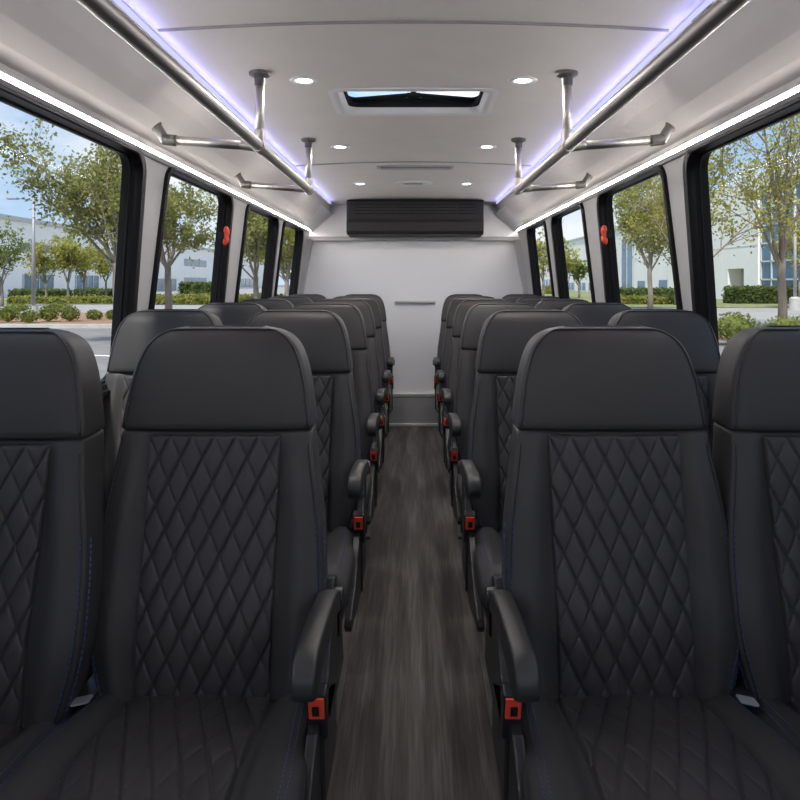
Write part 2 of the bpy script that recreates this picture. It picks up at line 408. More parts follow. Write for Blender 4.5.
# white cover panels on the rear end of each cove
for s, n_ in ((-1, 6), (1, 7)):
    A = [(.690, 5.44, CAMZ + .580), (.832, 5.47, CAMZ + .446), (.826, Y1 - .001, CAMZ + .407), (.655, Y1 - .001, CAMZ + .553)]
    B = [(.70, 5.46, CAMZ + .590), (.842, 5.49, CAMZ + .456), (.85, Y1 - .001, CAMZ + .430), (.69, Y1 - .001, CAMZ + .60)]
    t = MB(); t.hexa([(s * x, y, z) for x, y, z in A], [(s * x, y, z) for x, y, z in B])
    struct('trim_%d' % n_, t, M['rearwall'], 'white cover panel at the rear end of the %s cove' % ('left' if s < 0 else 'right'))
for s, n_ in ((-1, 8), (1, 9)):                              # corner posts beside the rear wall
    t = MB(); x0, x1 = wx(.4), wx(ZT)
    a = [(s * (wx(.3) + .02), 5.80, .3), (s * (wx(.3) - .04), 5.86, .3), (s * (wx(.3) - .04), Y1, .3), (s * (wx(.3) + .02), Y1, .3)]
    bq = [(s * (wx(1.51) + .02), 5.80, 1.51), (s * (wx(1.51) - .04), 5.86, 1.51), (s * (wx(1.51) - .04), Y1, 1.51), (s * (wx(1.51) + .02), Y1, 1.51)]
    t.hexa(a, bq); struct('trim_%d' % n_, t, M['wall'], 'grey corner post between the %s wall and rear wall' % ('left' if s < 0 else 'right'), bevel=.006)
# air conditioner
r = thing('air_conditioner', 'black rear air conditioning unit with louvred grille below the ceiling', 'air conditioner', (.012, SY, CAMZ + .36))
b = MB(); prf = [(0, 0), (-.315, .006), (-.338, .03), (-.340, .10), (-.328, .125), (-.330, .262), (-.30, .279), (0, .279)]
b.prism([(y, z) for y, z in prf], 'x', -.528, .528); obj('housing', b, M['acplastic'], r, bevel=.006)
b = MB(); b.box(-.475, .475, -0.3340, -0.3285, .150, .250); gp = obj('grille', b, M['acdark'], r)
for k in range(6):
    x0 = -.470 + k * .158
    b = MB()
    for q in range(4):
        z = .160 + q * .0235
        b.hexa([(x0 + .006, -0.3400, z), (x0 + .150, -0.3400, z), (x0 + .150, -0.3340, z + .008), (x0 + .006, -0.3340, z + .008)], [(x0 + .006, -0.3400, z + .003), (x0 + .150, -0.3400, z + .003), (x0 + .150, -0.3340, z + .011), (x0 + .006, -0.3340, z + .011)])
    obj('louvre', b, M['acplastic'], gp)
b = MB()
for k in range(7): b.box(-.476 + k * .158, -.468 + k * .158, -0.3430, -0.3340, .150, .250)
b.box(-.478, .478, -0.3430, -0.3340, .146, .152); b.box(-.478, .478, -0.3430, -0.3340, .248, .254)
obj('grille_bar', b, M['acplastic'], gp)
# recessed pull on the rear wall
r = thing('pull_handle', 'slim horizontal grey pull handle on the white rear wall', 'handle', (.012, Y1, CAMZ - .165))
b = MB(); b.prism(rrect(-.17, .17, -.022, .022, .012), 'y', -.006, -.0005); obj('back_plate', b, M['whiteplastic'], r, bevel=.002)
b = MB(); b.tube([(-.155, -.006, 0), (-.155, -.022, 0), (-.14, -.028, 0), (.14, -.028, 0), (.155, -.022, 0), (.155, -.006, 0)], .009, 8); obj('grip', b, M['greytrim'], r, smooth=True)

# ------------------------------------------------------------------ grab rails
for s in (-1, 1):
    side = 'left' if s < 0 else 'right'
    RX, RZ = .468, CAMZ + .412
    r = thing('grab_rail', 'long brushed steel overhead grab rail on the %s side of the aisle' % side, 'grab rail', (s * RX, 2.2, RZ), 'overhead grab rails')
    b = MB(); b.tube([(0, Y0 - 2.2 + .3, 0), (0, 1.10, 0)], .0165, 14)
    b.tube([(0, 1.10, 0), (s * .0, 1.135, .0)], [.0165, .010], 14); obj('rail', b, M['steel'], r, smooth=True, autosmooth=40)
    for yy in (2.22, 3.25):
        y = yy - 2.2; top = cz(RX) - RZ
        b = MB(); b.tube([(0, y, .012), (0, y, top - .006)], .0135, 12); st = obj('stanchion', b, M['steel'], r, smooth=True)
        b = MB(); b.tube([(0, y, top - .040), (0, y, top - .018), (0, y, top - .010), (0, y, top)], [.016, .017, .032, .034], 16); obj('flange', b, M['greymetal'], st, smooth=True, autosmooth=40)
        b = MB(); b.tube([(0, y - .035, 0), (0, y + .035, 0)], .0205, 14); b.tube([(0, y, .0), (0, y, .050)], .0175, 12); obj('joint', b, M['steel'], st, smooth=True, autosmooth=40)
        # cross bar to the cove
        ex = s * .296; ez = .026
        b = MB(); b.tube([(s * .012, y + .02, .004), (ex, y + .02, ez)], .0142, 12); cb = obj('cross_bar', b, M['steel'], r, smooth=True)
        b = MB(); b.tube([(s * .02, y + .02, .005), (s * .06, y + .02, .010)], .0165, 12); obj('collar', b, M['steel'], cb, smooth=True, autosmooth=40)
        b = MB(); e = Vector((ex, y + .02, ez)); nrm = Vector((s * .77, 0, .64)).normalized()
        b.tube([e - Vector((s * .035, 0, .004)), e + Vector((s * .004, 0, .001))], .0175, 12)
        tdir = Vector((-s * .64, 0, .77))
        foot = []
        for q, sc in ((-.0, .44), (.034, .40), (.044, .52), (.052, .54)):
            c0 = e + nrm * q + tdir * q * .35
            foot.append([c0 + tdir * (.038 * sc * math.cos(2 * PI * k / 16)) + Vector((0, .022 * sc * math.sin(2 * PI * k / 16), 0)) for k in range(16)])
        b.loft(foot); obj('bracket', b, M['greymetal'], cb, smooth=True, autosmooth=40)

# lamps of the blue LED lines (shine up on the ceiling edge) and of the downlights
for s in (-1, 1):
    al = bpy.data.lights.new('led_lamp', 'AREA'); al.shape = 'RECTANGLE'; al.size = .008; al.size_y = 7.2; al.energy = 2.1; al.color = (.36, .36, 1)
    ao = bpy.data.objects.new('led_lamp', al); C.objects.link(ao); ao.location = (s * .6455, 2.05, cz(.64) - .0225)
    zl_ = -Vector((-s * .70, 0, .71)); yl_ = Vector((0, 1, 0)); xl_ = yl_.cross(zl_)
    ao.rotation_euler = Matrix((xl_, yl_, zl_)).transposed().to_euler()
for yy in (2.32, 3.46, 4.76):
    for s in (-1, 1):
        al = bpy.data.lights.new('downlight_lamp', 'AREA'); al.shape = 'DISK'; al.size = .05; al.energy = 2.2; al.color = (1, .95, .88)
        ao = bpy.data.objects.new('downlight_lamp', al); C.objects.link(ao); ao.location = (s * .348, yy, cz(.348) - .008)

# small label and clips on the right cove
def coveframe(x, yy, s):                                     # point and directions on the cove skin
    for (xa, za), (xb, zb) in zip(prof, prof[1:]):
        if xb <= x <= xa:
            t = (xa - x) / (xa - xb); p = Vector((s * x, yy, lerp(za, zb, t)))
            d = Vector((-s * (xa - xb), 0, zb - za)).normalized(); nrm = Vector((-s * d.z * s * s, 0, 0))
            nrm = Vector((0, 1, 0)).cross(d) * (s); 
            if nrm.x * s > 0: nrm = -nrm
            return p, d, nrm.normalized()
def coveplate(name, label, cat, x, yy, s, w, h, m, group=None):
    p, d, nrm = coveframe(x, yy, s); r = thing(name, label, cat, p + nrm * .001, group); b = MB()
    def q(u, v, n_): return Vector((0, u, 0)) + d * v + nrm * n_
    def bx(u0, u1, v0, v1, n0, n1):
        b.hexa([q(u0, v0, n0), q(u1, v0, n0), q(u1, v1, n0), q(u0, v1, n0)], [q(u0, v0, n1), q(u1, v0, n1), q(u1, v1, n1), q(u0, v1, n1)])
    bx(-w, w, -h, h, 0, .003); obj('plate', b, m, r, bevel=.001); return r, q
r, q = coveplate('warning_label', 'small grey label with dark printing on the right cove near the rail', 'label', .655, 1.64, 1, .055, .009, M['label'])
b = MB(); b.hexa([q(-.048, -.006, .0031), q(-.030, -.006, .0031), q(-.030, .006, .0031), q(-.048, .006, .0031)], [q(-.048, -.006, .0036), q(-.030, -.006, .0036), q(-.030, .006, .0036), q(-.048, .006, .0036)]); obj('symbol', b, M['ink'], r)
b = MB()
for k in range(3): b.hexa([q(-.02, -.005 + k * .004, .0031), q(.045, -.005 + k * .004, .0031), q(.045, -.0035 + k * .004, .0031), q(-.02, -.0035 + k * .004, .0031)], [q(-.02, -.005 + k * .004, .0036), q(.045, -.005 + k * .004, .0036), q(.045, -.0035 + k * .004, .0036), q(-.02, -.0035 + k * .004, .0036)])
obj('print', b, M['labelwhite'], r)
for s in (-1, 1):
    for k, yy in enumerate((2.33, 3.25)):
        r, q = coveplate('cove_clip', 'small grey clip on the %s cove beside the %s rail post' % ('left' if s < 0 else 'right', ['front', 'rear'][k]), 'clip', .676, yy, s, .020, .008, M['greytrim'], 'cove clips')
        b = MB(); b.hexa([q(-.008, -.004, .003), q(.008, -.004, .003), q(.008, .004, .003), q(-.008, .004, .003)], [q(-.006, -.003, .009), q(.006, -.003, .009), q(.006, .003, .009), q(-.006, .003, .009)]); obj('catch', b, M['greymetal'], r)

# ------------------------------------------------------------------ passenger seats
# seat space: x across, y to the back (front of headrest seam at y=0), z up from the floor
ZS = .887
LEAN = .20
def yf(z): return (z - ZS) * LEAN - .012 * math.exp(-((z - .55) / .10) ** 2)      # lumbar swell
WB = [(.40, .170), (.447, .183), (.49, .195), (.53, .204), (.57, .2075), (.62, .2065), (.661, .204), (.713, .200), (.77, .192), (.825, .183), (.882, .1765)]
PW = .124
def bol(x, w, z=.6):
    a = abs(x)
    if a < PW: return -.001
    t = (a - PW) / (w - PW)
    return -.001 + (.020 * sstep(0, .45, t) - .012 * sstep(.45, 1, t)) * (1 - .65 * sstep(.76, .885, z))
def ring_back(z, inset=0.0, shrink=0.0):
    w = smooth_tab(WB, z) - shrink; y = yf(z) + inset; pts = []
    N = 36
    for k in range(N + 1):
        x = -w + 2 * w * k / N; pts.append((x, y - bol(x, w, z), z))
    e = y - bol(w, w, z)
    sidepts = [(w + .0025, e + .004), (w + .0035, e + .012), (w + .003, y + .05), (w + .001, y + .085), (w - .005, y + .105), (w - .03, y + .115)]
    sidepts = [(a, b + 0 if b < y + .06 else b - 2 * inset) for a, b in sidepts]
    pts += [(a, b, z) for a, b in sidepts]
    pts += [(-a, b, z) for a, b in reversed(sidepts)]
    return pts
zl = [.395] + [.40 + .02 * k for k in range(25)]
zl = [z for z in zl if z < .872] + [.878, .882, .885]
rings = []
for z in zl:
    ins = .0; sh = 0
    if z > .873: ins = {.878: .000, .882: .002, .885: .009}[z]; sh = {.878: .000, .882: .001, .885: .005}[z]
    if z < .398: ins = .01; sh = .01
    rings.append(ring_back(z, ins, sh))
ME = {}
ME['backrest'] = MB().loft(rings).mesh('backrest', M['leather'], True)
# headrest
WH = [(.885, .1780), (.93, .1725), (.97, .1665), (1.0, .1595), (1.017, .154), (1.033, .1475), (1.046, .1395), (1.056, .130), (1.064, .1195), (1.070, .108), (1.0745, .092), (1.078, .068)]
INS = [(.8845, .010), (.887, .004), (.891, .001), (.897, 0), (1.045, 0), (1.055, .003), (1.064, .009), (1.071, .018), (1.0755, .029), (1.078, .042)]
def ring_head(z):
    w = table(WH, z); ins = table(INS, z); y = (z - ZS) * .20 + ins; pts = []; N = 30
    t = (z - .887) / .19
    if z < .9: w -= ins * .5
    for k in range(N + 1):
        u = -1 + 2 * k / N; x = u * w
        puff = (.016 * (1 - u ** 4)) * (math.sin(PI * min(1, max(0, .12 + t * .85))) ** .6 if t < 1 else 0)
        pts.append((x, y - puff - .003, z))
    th = .112 - .02 * t
    e = y - .003; yb = (z - ZS) * .20 + th - ins
    sp_ = [(w + .003, e + .004), (w + .0045, e + .012), (w + .004, (e + yb) / 2), (w + .002, yb - .02), (w - .006, yb - .003), (w - .03, yb + .004)]
    pts += [(a, b, z) for a, b in sp_]; pts += [(-a, b, z) for a, b in reversed(sp_)]
    return pts
hz_l = [.8845, .887, .891, .90, .92, .945, .97, .995, 1.015, 1.03, 1.042, 1.050, 1.056, 1.062, 1.067, 1.071, 1.074, 1.0765, 1.078]
hr = [ring_head(z) for z in hz_l]
ME['headrest'] = MB().loft(hr).mesh('headrest', M['leather'], True)
# piping round the headrest front, with a second seam line on the side gusset
def idx_path(rs, i, off=(0, 0, 0)): return [Vector(r_[i]) + Vector(off) for r_ in rs]
def mirror(path): return [Vector((-p.x, p.y, p.z)) for p in path]
half = idx_path(hr[2:16], 0, (.0, -.001, 0)); half = [p + Vector((.003, -.0005, .0)) for p in half]
topz = half[-1]
top = [Vector((x, topz.y - .003 + .006 * (abs(x) / .13) ** 2 * 0, topz.z + .0015)) for x in (-.09, -.05, 0, .05, .09)]
path = half + top + list(reversed(mirror(half)))
ME['piping_h'] = MB().tube(path, .0022, 6).mesh('piping', M['piping'], True)
back_half = [p + Vector((.003, -.0010, 0)) for p in idx_path(rings[2:-3], 0)]
pb = MB(); pb.tube(list(reversed(back_half)) + [Vector((0, back_half[0].y + .02, back_half[0].z - .01))] + mirror(back_half), .0020, 6)
ME['piping_b'] = pb.mesh('piping', M['piping'], True)
def stitches(mb, path, L=.0065, gap=.0040, r=.0010):
    seg = [(a, b, (b - a).length) for a, b in zip(path, path[1:])]; tot = sum(q[2] for q in seg); d = 0
    def at(dist):
        for a, b, l in seg:
            if dist <= l: return a.lerp(b, dist / l if l else 0)
            dist -= l
        return path[-1]
    while d + L < tot:
        mb.tube([at(d), at(d + L)], r, 4); d += L + gap
def edge_line(z, du, dy):                                   # on the bolster's outer face, du inside the edge
    w = smooth_tab(WB, z); x = w - du; return Vector((-x, yf(z) - bol(x, w, z) - dy, z))
zz = [.41 + .02 * k for k in range(17)]
for sgn in (-1, 1):
    sb = MB(); p1 = [edge_line(z, .006, .0004) for z in zz]; p2 = [Vector(ring_back(z)[0]) + Vector((-.0075, .010, 0)) for z in zz]
    if sgn > 0: p1 = mirror(p1); p2 = mirror(p2)
    stitches(sb, p1); stitches(sb, p2)
    ME['stitch_b', sgn] = sb.mesh('stitching', M['thread'])
sh_ = MB()
hp = [Vector(ring_head(z)[0]) + Vector((.009, -.0022, 0)) for z in (.895, .92, .95, .98, 1.01, 1.03)]
stitches(sh_, hp, r=.0008); ME['stitch_h', -1] = sh_.mesh('stitching', M['greythread'])
sh_ = MB(); stitches(sh_, mirror(hp), r=.0008); ME['stitch_h', 1] = sh_.mesh('stitching', M['greythread'])
# quilting
def quilt(x, t, px, pt, wu=1, wv=1):
    u = x / px + t / pt; v = x / px - t / pt
    a = abs(math.sin(PI * u)); b = abs(math.sin(PI * v))
    ga = 1 - wu * math.exp(-(a / .14) ** 2); gb = 1 - wv * math.exp(-(b / .14) ** 2)
    sa = lerp(1, a, wu); sb_ = lerp(1, b, wv)
    return (sa * sb_) ** .5 * .48 + .52 * ga * gb
PX, PT = .0415, .084
PZ0, PZ1 = .415, .8775
def bpan(u, v, wts):
    z = lerp(PZ0, PZ1, v); hw = PW + .001 - .004 * (1 - v); x = lerp(-hw, hw, u)
    e = min(u, 1 - u) * 2 * hw; e2 = (1 - v) * (PZ1 - PZ0)
    ed = sstep(0, .004, e) * sstep(0, .003, e2)
    y = yf(z) + .003 - .0055 * ed - .0088 * quilt(x, z - PZ1, PX, PT, *wts) * ed - .006 * math.sin(PI * u)
    return (x, y, z)
for s, wts in ((1, (.6, 1)), (-1, (1, .6))): ME['back_panel', s] = MB().grid(120, 190, lambda u, v: bpan(u, v, wts)).mesh('quilted_panel', M['quilt'], True, fix=False)
# cushion
def cw(y): return lerp(.194, .212, sstep(-.05, -.42, y))
def ctop(y): return lerp(.421, .470, sstep(.02, -.36, y)) - .016 * sstep(-.47, -.55, y)
CP = .130
def cbol(x, w):
    a = abs(x)
    if a < CP: return -.006
    t = (a - CP) / (w - CP); return -.006 + .018 * sstep(0, .3, t) - .022 * sstep(.55, 1, t) ** 1.5
def ring_c(y, ins=0):
    w = cw(y) - ins * .35; pts = []; N = 36; zt = ctop(y) - ins * .8; zb = .335 + .045 * sstep(-.30, -.5, y)
    for k in range(N + 1):
        x = -w + 2 * w * k / N; pts.append((x, y, zt + cbol(x, w)))
    z1 = zt + cbol(w, w)
    sp_ = [(w + .006, z1 - .007), (w + .008, z1 - .02), (w + .007, (z1 + zb) / 2), (w + .002, zb + .012), (w - .012, zb)]
    pts += [(a, y, b) for a, b in sp_]; pts += [(-a, y, b) for a, b in reversed(sp_)]
    return pts
cy = [.03, .0, -.04, -.08, -.12, -.16, -.20, -.24, -.28, -.32, -.36, -.40, -.44, -.475, -.495, -.51, -.521, -.528, -.531]
cins = {-.495: .002, -.51: .005, -.521: .011, -.528: .019, -.531: .030}
cr = [ring_c(y, cins.get(y, 0)) for y in cy]
ME['cushion'] = MB().loft(cr).mesh('seat_cushion', M['leather'], True)
def cpan(u, v, wts):
    y = lerp(.0, -.512, v); hw = CP - .002; x = lerp(-hw, hw, u)
    ed = sstep(0, .010, min(u, 1 - u) * 2 * hw) * sstep(0, .01, (1 - v) * .51)
    ins = table([(-.51, .005), (-.495, .002), (-.45, 0), (0, 0)], y)
    z = ctop(y) - ins - .012 + .0085 * ed + .0075 * quilt(x, y, PX, .115, *wts) * ed + .008 * math.sin(PI * u)
    return (x, y, z)
for s, wts in ((1, (1, .35)), (-1, (.35, 1))): ME['cush_panel', s] = MB().grid(110, 170, lambda u, v: cpan(u, v, wts)).mesh('quilted_panel', M['quilt'], True, fix=False)
for sgn in (-1, 1):
    sc_ = MB()
    for du in (.012, .020):
        p = []
        for y in (-.06, -.12, -.2, -.28, -.36, -.42, -.47):
            w = cw(y); x = w - du; p.append(Vector((sgn * x, y, ctop(y) + cbol(x, w) + .0004)))
        stitches(sc_, p, r=.0009)
    ME['stitch_c', sgn] = sc_.mesh('stitching', M['thread'])
# frame, shell and feet
b = MB(); b.box(-.19, .19, -.45, .02, .285, .345); b.box(-.16, .16, .0, .05, .285, .45); ME['frame'] = b.mesh('seat_frame', M['plastic'])
shl = []
for z in (.40, .45, .55, .65, .75, .85, .92, .95):
    w = smooth_tab(WB, min(z, .88)) - .03 - (.03 if z > .93 else 0); y = (z - ZS) * LEAN + .100
    shl.append([(-w, y, z), (w, y, z), (w - .004, y + .026, z), (w * .6, y + .036, z), (-w * .6, y + .036, z), (-w + .004, y + .026, z)])
ME['shell'] = MB().loft(shl).mesh('back_shell', M['plastic'], False)
b = MB(); b.hexa([(-.03, -.36, .012), (.03, -.36, .012), (.03, -.02, .012), (-.03, -.02, .012)], [(-.022, -.32, .29), (.022, -.32, .29), (.022, -.06, .29), (-.022, -.06, .29)]); ME['leg'] = b.mesh('leg', M['plastic'])
b = MB(); b.box(-.045, .045, -.40, .02, 0, .014); ME['foot'] = b.mesh('foot_plate', M['greymetal'])
b = MB(); b.tube([(0, 0, .014), (0, 0, .020)], .010, 8)
ME['bolt'] = b.mesh('bolt', M['steel'])
for s in (-1, 1):                                            # s = which side of the seat faces the aisle
    # armrest: padded bar with a drooping round nose
    prof_a = [(.000, .585), (-.035, .612), (-.09, .631), (-.20, .646), (-.33, .655), (-.362, .651), (-.380, .638), (-.386, .618), (-.380, .602), (-.362, .593), (-.32, .594), (-.20, .600), (-.10, .590), (-.04, .572), (.0, .57)]
    b = MB(); b.prism(prof_a, 'x', s * .203, s * .238); ME['arm', s] = b.mesh('armrest', M['armpad'], True)
    b = MB(); b.tube([(s * .196, -.015, .588), (s * .241, -.015, .588)], .019, 16); ME['pivot', s] = b.mesh('pivot', M['plastic'])
    b = MB(); b.prism([(.03, .40), (.03, .60), (-.01, .61), (-.045, .585), (-.075, .52), (-.115, .47), (-.135, .40)], 'x', s * .205, s * .226); ME['post', s] = b.mesh('armrest_post', M['plastic'])
    sk = [(.02, .40), (-.10, .46), (-.20, .475), (-.262, .470), (-.30, .445), (-.34, .415), (-.40, .388), (-.47, .375), (-.515, .362), (-.525, .345), (-.51, .330), (-.44, .322), (-.34, .30), (-.2, .285), (-.02, .285), (.02, .30)]
    b = MB(); b.prism(sk, 'x', s * .208, s * .226); ME['skirt', s] = b.mesh('side_cover', M['plastic'])
    # buckle: stalk, black body, red button, steel slot
    R = Matrix.Translation((s * .222, -.235, .500)) @ Matrix.Rotation(math.radians(18), 4, 'X')
    def tb(x0, x1, y0, y1, z0, z1):
        q_ = MB().box(x0, x1, y0, y1, z0, z1); q_.v = [tuple(R @ Vector(p)) for p in q_.v]; return q_
    ME['bk', s] = tb(-.0155, .0155, -.010, .014, -.060, .030).mesh('buckle', M['plastic'])
    q_ = tb(-.0125, .0125, -.0135, -.006, -.014, .026)
    ME['btn', s] = q_.mesh('button', M['red'])
    ME['slot', s] = tb(-s * .001 - .0055, -s * .001 + .0055, -.0150, -.0130, -.006, .012).mesh('slot', M['acdark']) 
    b = MB(); b.tube([(s * .222, -.205, .30), (s * .222, -.215, .38), (s * .222, -.224, .45)], .010, 8); ME['stalk', s] = b.mesh('stalk', M['plastic'])
    # chrome latch tongue and loose black strap on the inner side
    b = MB(); b.prism(rrect(-.016, .016, -.012, .012, .004, 3), 'z', -.0015, .0015); b.v = [tuple(Matrix.Translation((-s * .192, -.138, .452)) @ Matrix.Rotation(math.radians(-s * 12), 4, 'Y') @ Vector(p)) for p in b.v]
    ME['tongue', s] = b.mesh('latch_tongue', M['chrome'])
    b = MB(); b.box(*sorted((-s * .212, -s * .180)), -.13, .0, .440, .449); ME['strap', s] = b.mesh('belt_strap', M['plastic'])

def seat(x, y, s, aisle, label):
    r = thing('passenger_seat', label, 'seat', (x, y, 0), 'quilted passenger seats')
    br = link('backrest', ME['backrest'], r); link('piping', ME['piping_b'], br); [link('stitching', ME['stitch_b', g_], br) for g_ in (-1, 1)]
    hd = link('headrest', ME['headrest'], r); link('piping', ME['piping_h'], hd); [link('stitching', ME['stitch_h', g_], hd) for g_ in (-1, 1)]
    q_ = link('quilted_panel', ME['back_panel', s], br); q_['label'] = 'diamond quilted back panel'
    cu = link('seat_cushion', ME['cushion'], r); q_ = link('quilted_panel', ME['cush_panel', s], cu); q_['label'] = 'quilted seat panel'
    [link('stitching', ME['stitch_c', g_], cu) for g_ in (-1, 1)]
    link('seat_frame', ME['frame'], r, bevel=.006); link('back_shell', ME['shell'], r, bevel=.004)
    for lx in (-.13, .13):
        lg = link('leg', ME['leg'], r, (lx, 0, 0), bevel=.004); link('foot_plate', ME['foot'], lg, bevel=.003); [link('bolt', ME['bolt'], lg, (0, yb_, 0)) for yb_ in (-.37, -.01)]
    if aisle:
        a = link('armrest', ME['arm', s], r, (0, 0, -.014 if label.count('front row') else .008), bevel=.006, seg=3, autosmooth=55); link('pivot', ME['pivot', s], a, bevel=.002); 
        link('armrest_post', ME['post', s], r, bevel=.004); link('side_cover', ME['skirt', s], r, bevel=.004)
        bk = link('seat_belt_buckle', ME['bk', s], r, bevel=.003); link('stalk', ME['stalk', s], bk)
        q_ = link('button', ME['btn', s], bk, bevel=.0015); q_['label'] = 'red release button'; link('slot', ME['slot', s], bk)
        t_ = link('latch_tongue', ME['tongue', s], r); t_['label'] = 'chrome belt tongue'; link('belt_strap', ME['strap', s], t_)
    return r
ROWS = [1.38, 2.25, 3.02, 3.70, 4.42, 5.16]
ORD = ['front', 'second', 'third', 'fourth', 'fifth', 'last']
for i, d in enumerate(ROWS):
    for side, s in (('left', 1), ('right', -1)):
        xa = -.373 if side == 'left' else .377
        xw = -.768 if side == 'left' else .778
        seat(xa, d, s, True, 'black leather seat with armrest and red buckle, %s row, %s of the aisle' % (ORD[i], side))
        dw = d - (.08 if side == 'left' else .01) if i == 0 else d
        seat(xw, dw, s, False, 'black leather window seat, %s row, beside the %s windows' % (ORD[i], side))

# ------------------------------------------------------------------ outside
G = CAMZ - 1.70                                              # ground level
def px(u, d): return (u - 413.5) / F * d
def gd(v): return 1.70 * F / (v - 282)
g = MB().box(-260, 260, -60, 400, G - .5, G); struct('ground', g, M['asphalt'], 'grey asphalt car park around the bus')
def slab(name, x0, x1, y0, y1, h, m, label, bevel=0): return struct(name, MB().box(x0, x1, y0, y1, G + .001, G + h), m, label, bevel=bevel)
# left side: bed with kerb, road, lawn
slab('planting_bed', -60, -9.5, 27.0, 38.0, .10, M['mulch'], 'brown mulch bed with shrubs beyond the left windows')
slab('kerb', -60, -9.3, 26.7, 27.0, .15, M['kerb'], 'pale concrete kerb of the left planting bed')
slab('road', -80, -9, 39.5, 54.0, .01, M['road'], 'pale road beyond the left planting bed')
slab('lawn', -90, -9, 55.0, 70.0, .06, M['grass'], 'mown grass strip before the left building')
slab('pavement', -44.9, -9, 70.2, 240.0, .03, M['road'], 'pale pavement before the left building')
# right side
slab('planting_bed', 9.0, 50, 19.5, 27.0, .10, M['mulch'], 'brown mulch bed with shrubs beyond the right windows')
slab('kerb', 8.8, 50, 19.2, 19.5, .15, M['kerb'], 'pale concrete kerb of the right planting bed')
slab('road', 6.5, 60, 30.0, 47.0, .01, M['road'], 'pale road beyond the right planting bed')
slab('lawn', 10.0, 29.5, 48.0, 150.0, .06, M['grass'], 'mown grass along the right building')
for k, (x0, y0, x1, y1) in enumerate(((-14.5, 18.6, -5.5, 16.4), (-14.5, 14.3, -5.2, 12.2))):
    dx, dy = x1 - x0, y1 - y0; L = math.hypot(dx, dy); nx, ny = -dy / L * .08, dx / L * .08
    b = MB(); b.hexa([(x0 - nx, y0 - ny, G + .001), (x1 - nx, y1 - ny, G + .001), (x1 + nx, y1 + ny, G + .001), (x0 + nx, y0 + ny, G + .001)], [(x0 - nx, y0 - ny, G + .006), (x1 - nx, y1 - ny, G + .006), (x1 + nx, y1 + ny, G + .006), (x0 + nx, y0 + ny, G + .006)])
    struct('parking_line', b, M['paint'], ['farther', 'nearer'][k] + ' white painted parking line on the asphalt')

def leafquad(mb, p, s, rng):
    n = Vector((rng.gauss(0, 1), rng.gauss(0, 1), rng.gauss(0, 1) + .4)).normalized()
    a = n.orthogonal().normalized(); a.rotate(Matrix.Rotation(rng.uniform(0, 2 * PI), 3, n)); b = n.cross(a)
    mb.add([p - a * s, p + b * s * .55, p + a * s, p - b * s * .55], [(0, 1, 2, 3)])

def tree(x, y, h, split, spread, leaves, ls, m, label, seed, limbs=6, trunk_r=.14, lean=0, dense=.55, top=1.0):
    rng = random.Random(seed); r = thing('tree', label, 'tree', (x, y, G + .02), 'trees outside')
    tk = MB(); fo = MB(); tips = []
    tp = Vector((lean * split, 0, split))
    tk.tube([Vector((0, 0, -.05)), Vector((lean * split * .3 + .03, 0, split * .35)), Vector((lean * split * .7 - .02, .02, split * .75)), tp], [trunk_r * 1.25, trunk_r, trunk_r * .9, trunk_r * .85], 8)
    def branch(p, d, L, rad, lev):
        n = 4; pts = [p]; q_ = p.copy(); dd = d.copy()
        for k in range(n):
            dd = (dd + Vector((rng.gauss(0, .13), rng.gauss(0, .13), rng.gauss(.07, .08)))).normalized(); q_ = q_ + dd * (L / n); pts.append(q_.copy())
        tk.tube(pts, [rad * (1 - .75 * k / n) for k in range(n + 1)], 6 if lev == 0 else 5, False)
        if lev < 2:
            m_ = 6 if lev == 0 else 4
            for k in range(m_):
                t = rng.uniform(.3, 1) if k else 1.0; i = min(n - 1, int(t * n)); base = pts[i].lerp(pts[i + 1], t * n - i)
                sd = (dd + Vector((rng.gauss(0, .65), rng.gauss(0, .65), rng.gauss(.05, .4)))).normalized()
                branch(base, sd, L * rng.uniform(.38, .6), rad * .42, lev + 1)
        if lev >= 1:
            for q2 in pts[1:]: tips.append((q2, L))
    for k in range(limbs):
        a = 2 * PI * k / limbs + rng.uniform(-.4, .4); tilt = spread * rng.uniform(.55, 1.15)
        if k == 0: tilt *= .15
        d = Vector((math.sin(tilt) * math.cos(a), math.sin(tilt) * math.sin(a), math.cos(tilt)))
        base = tp - Vector((0, 0, rng.uniform(0, split * .25))) if k else tp
        branch(base, d, (h - split) * rng.uniform(.62, .85) * (1.08 if k == 0 else 1) * .78, trunk_r * (.62 if k == 0 else .40), 0)
    for k in range(leaves):
        p, L = rng.choice(tips); sg = dense * L * .42
        leafquad(fo, p + Vector((rng.gauss(0, sg), rng.gauss(0, sg), rng.gauss(0, sg * .9))), ls * rng.uniform(.6, 1.25), rng)
    t = obj('trunk', tk, M['bark'], r, smooth=True); obj('foliage', fo, m, r, fix=False)
    return r
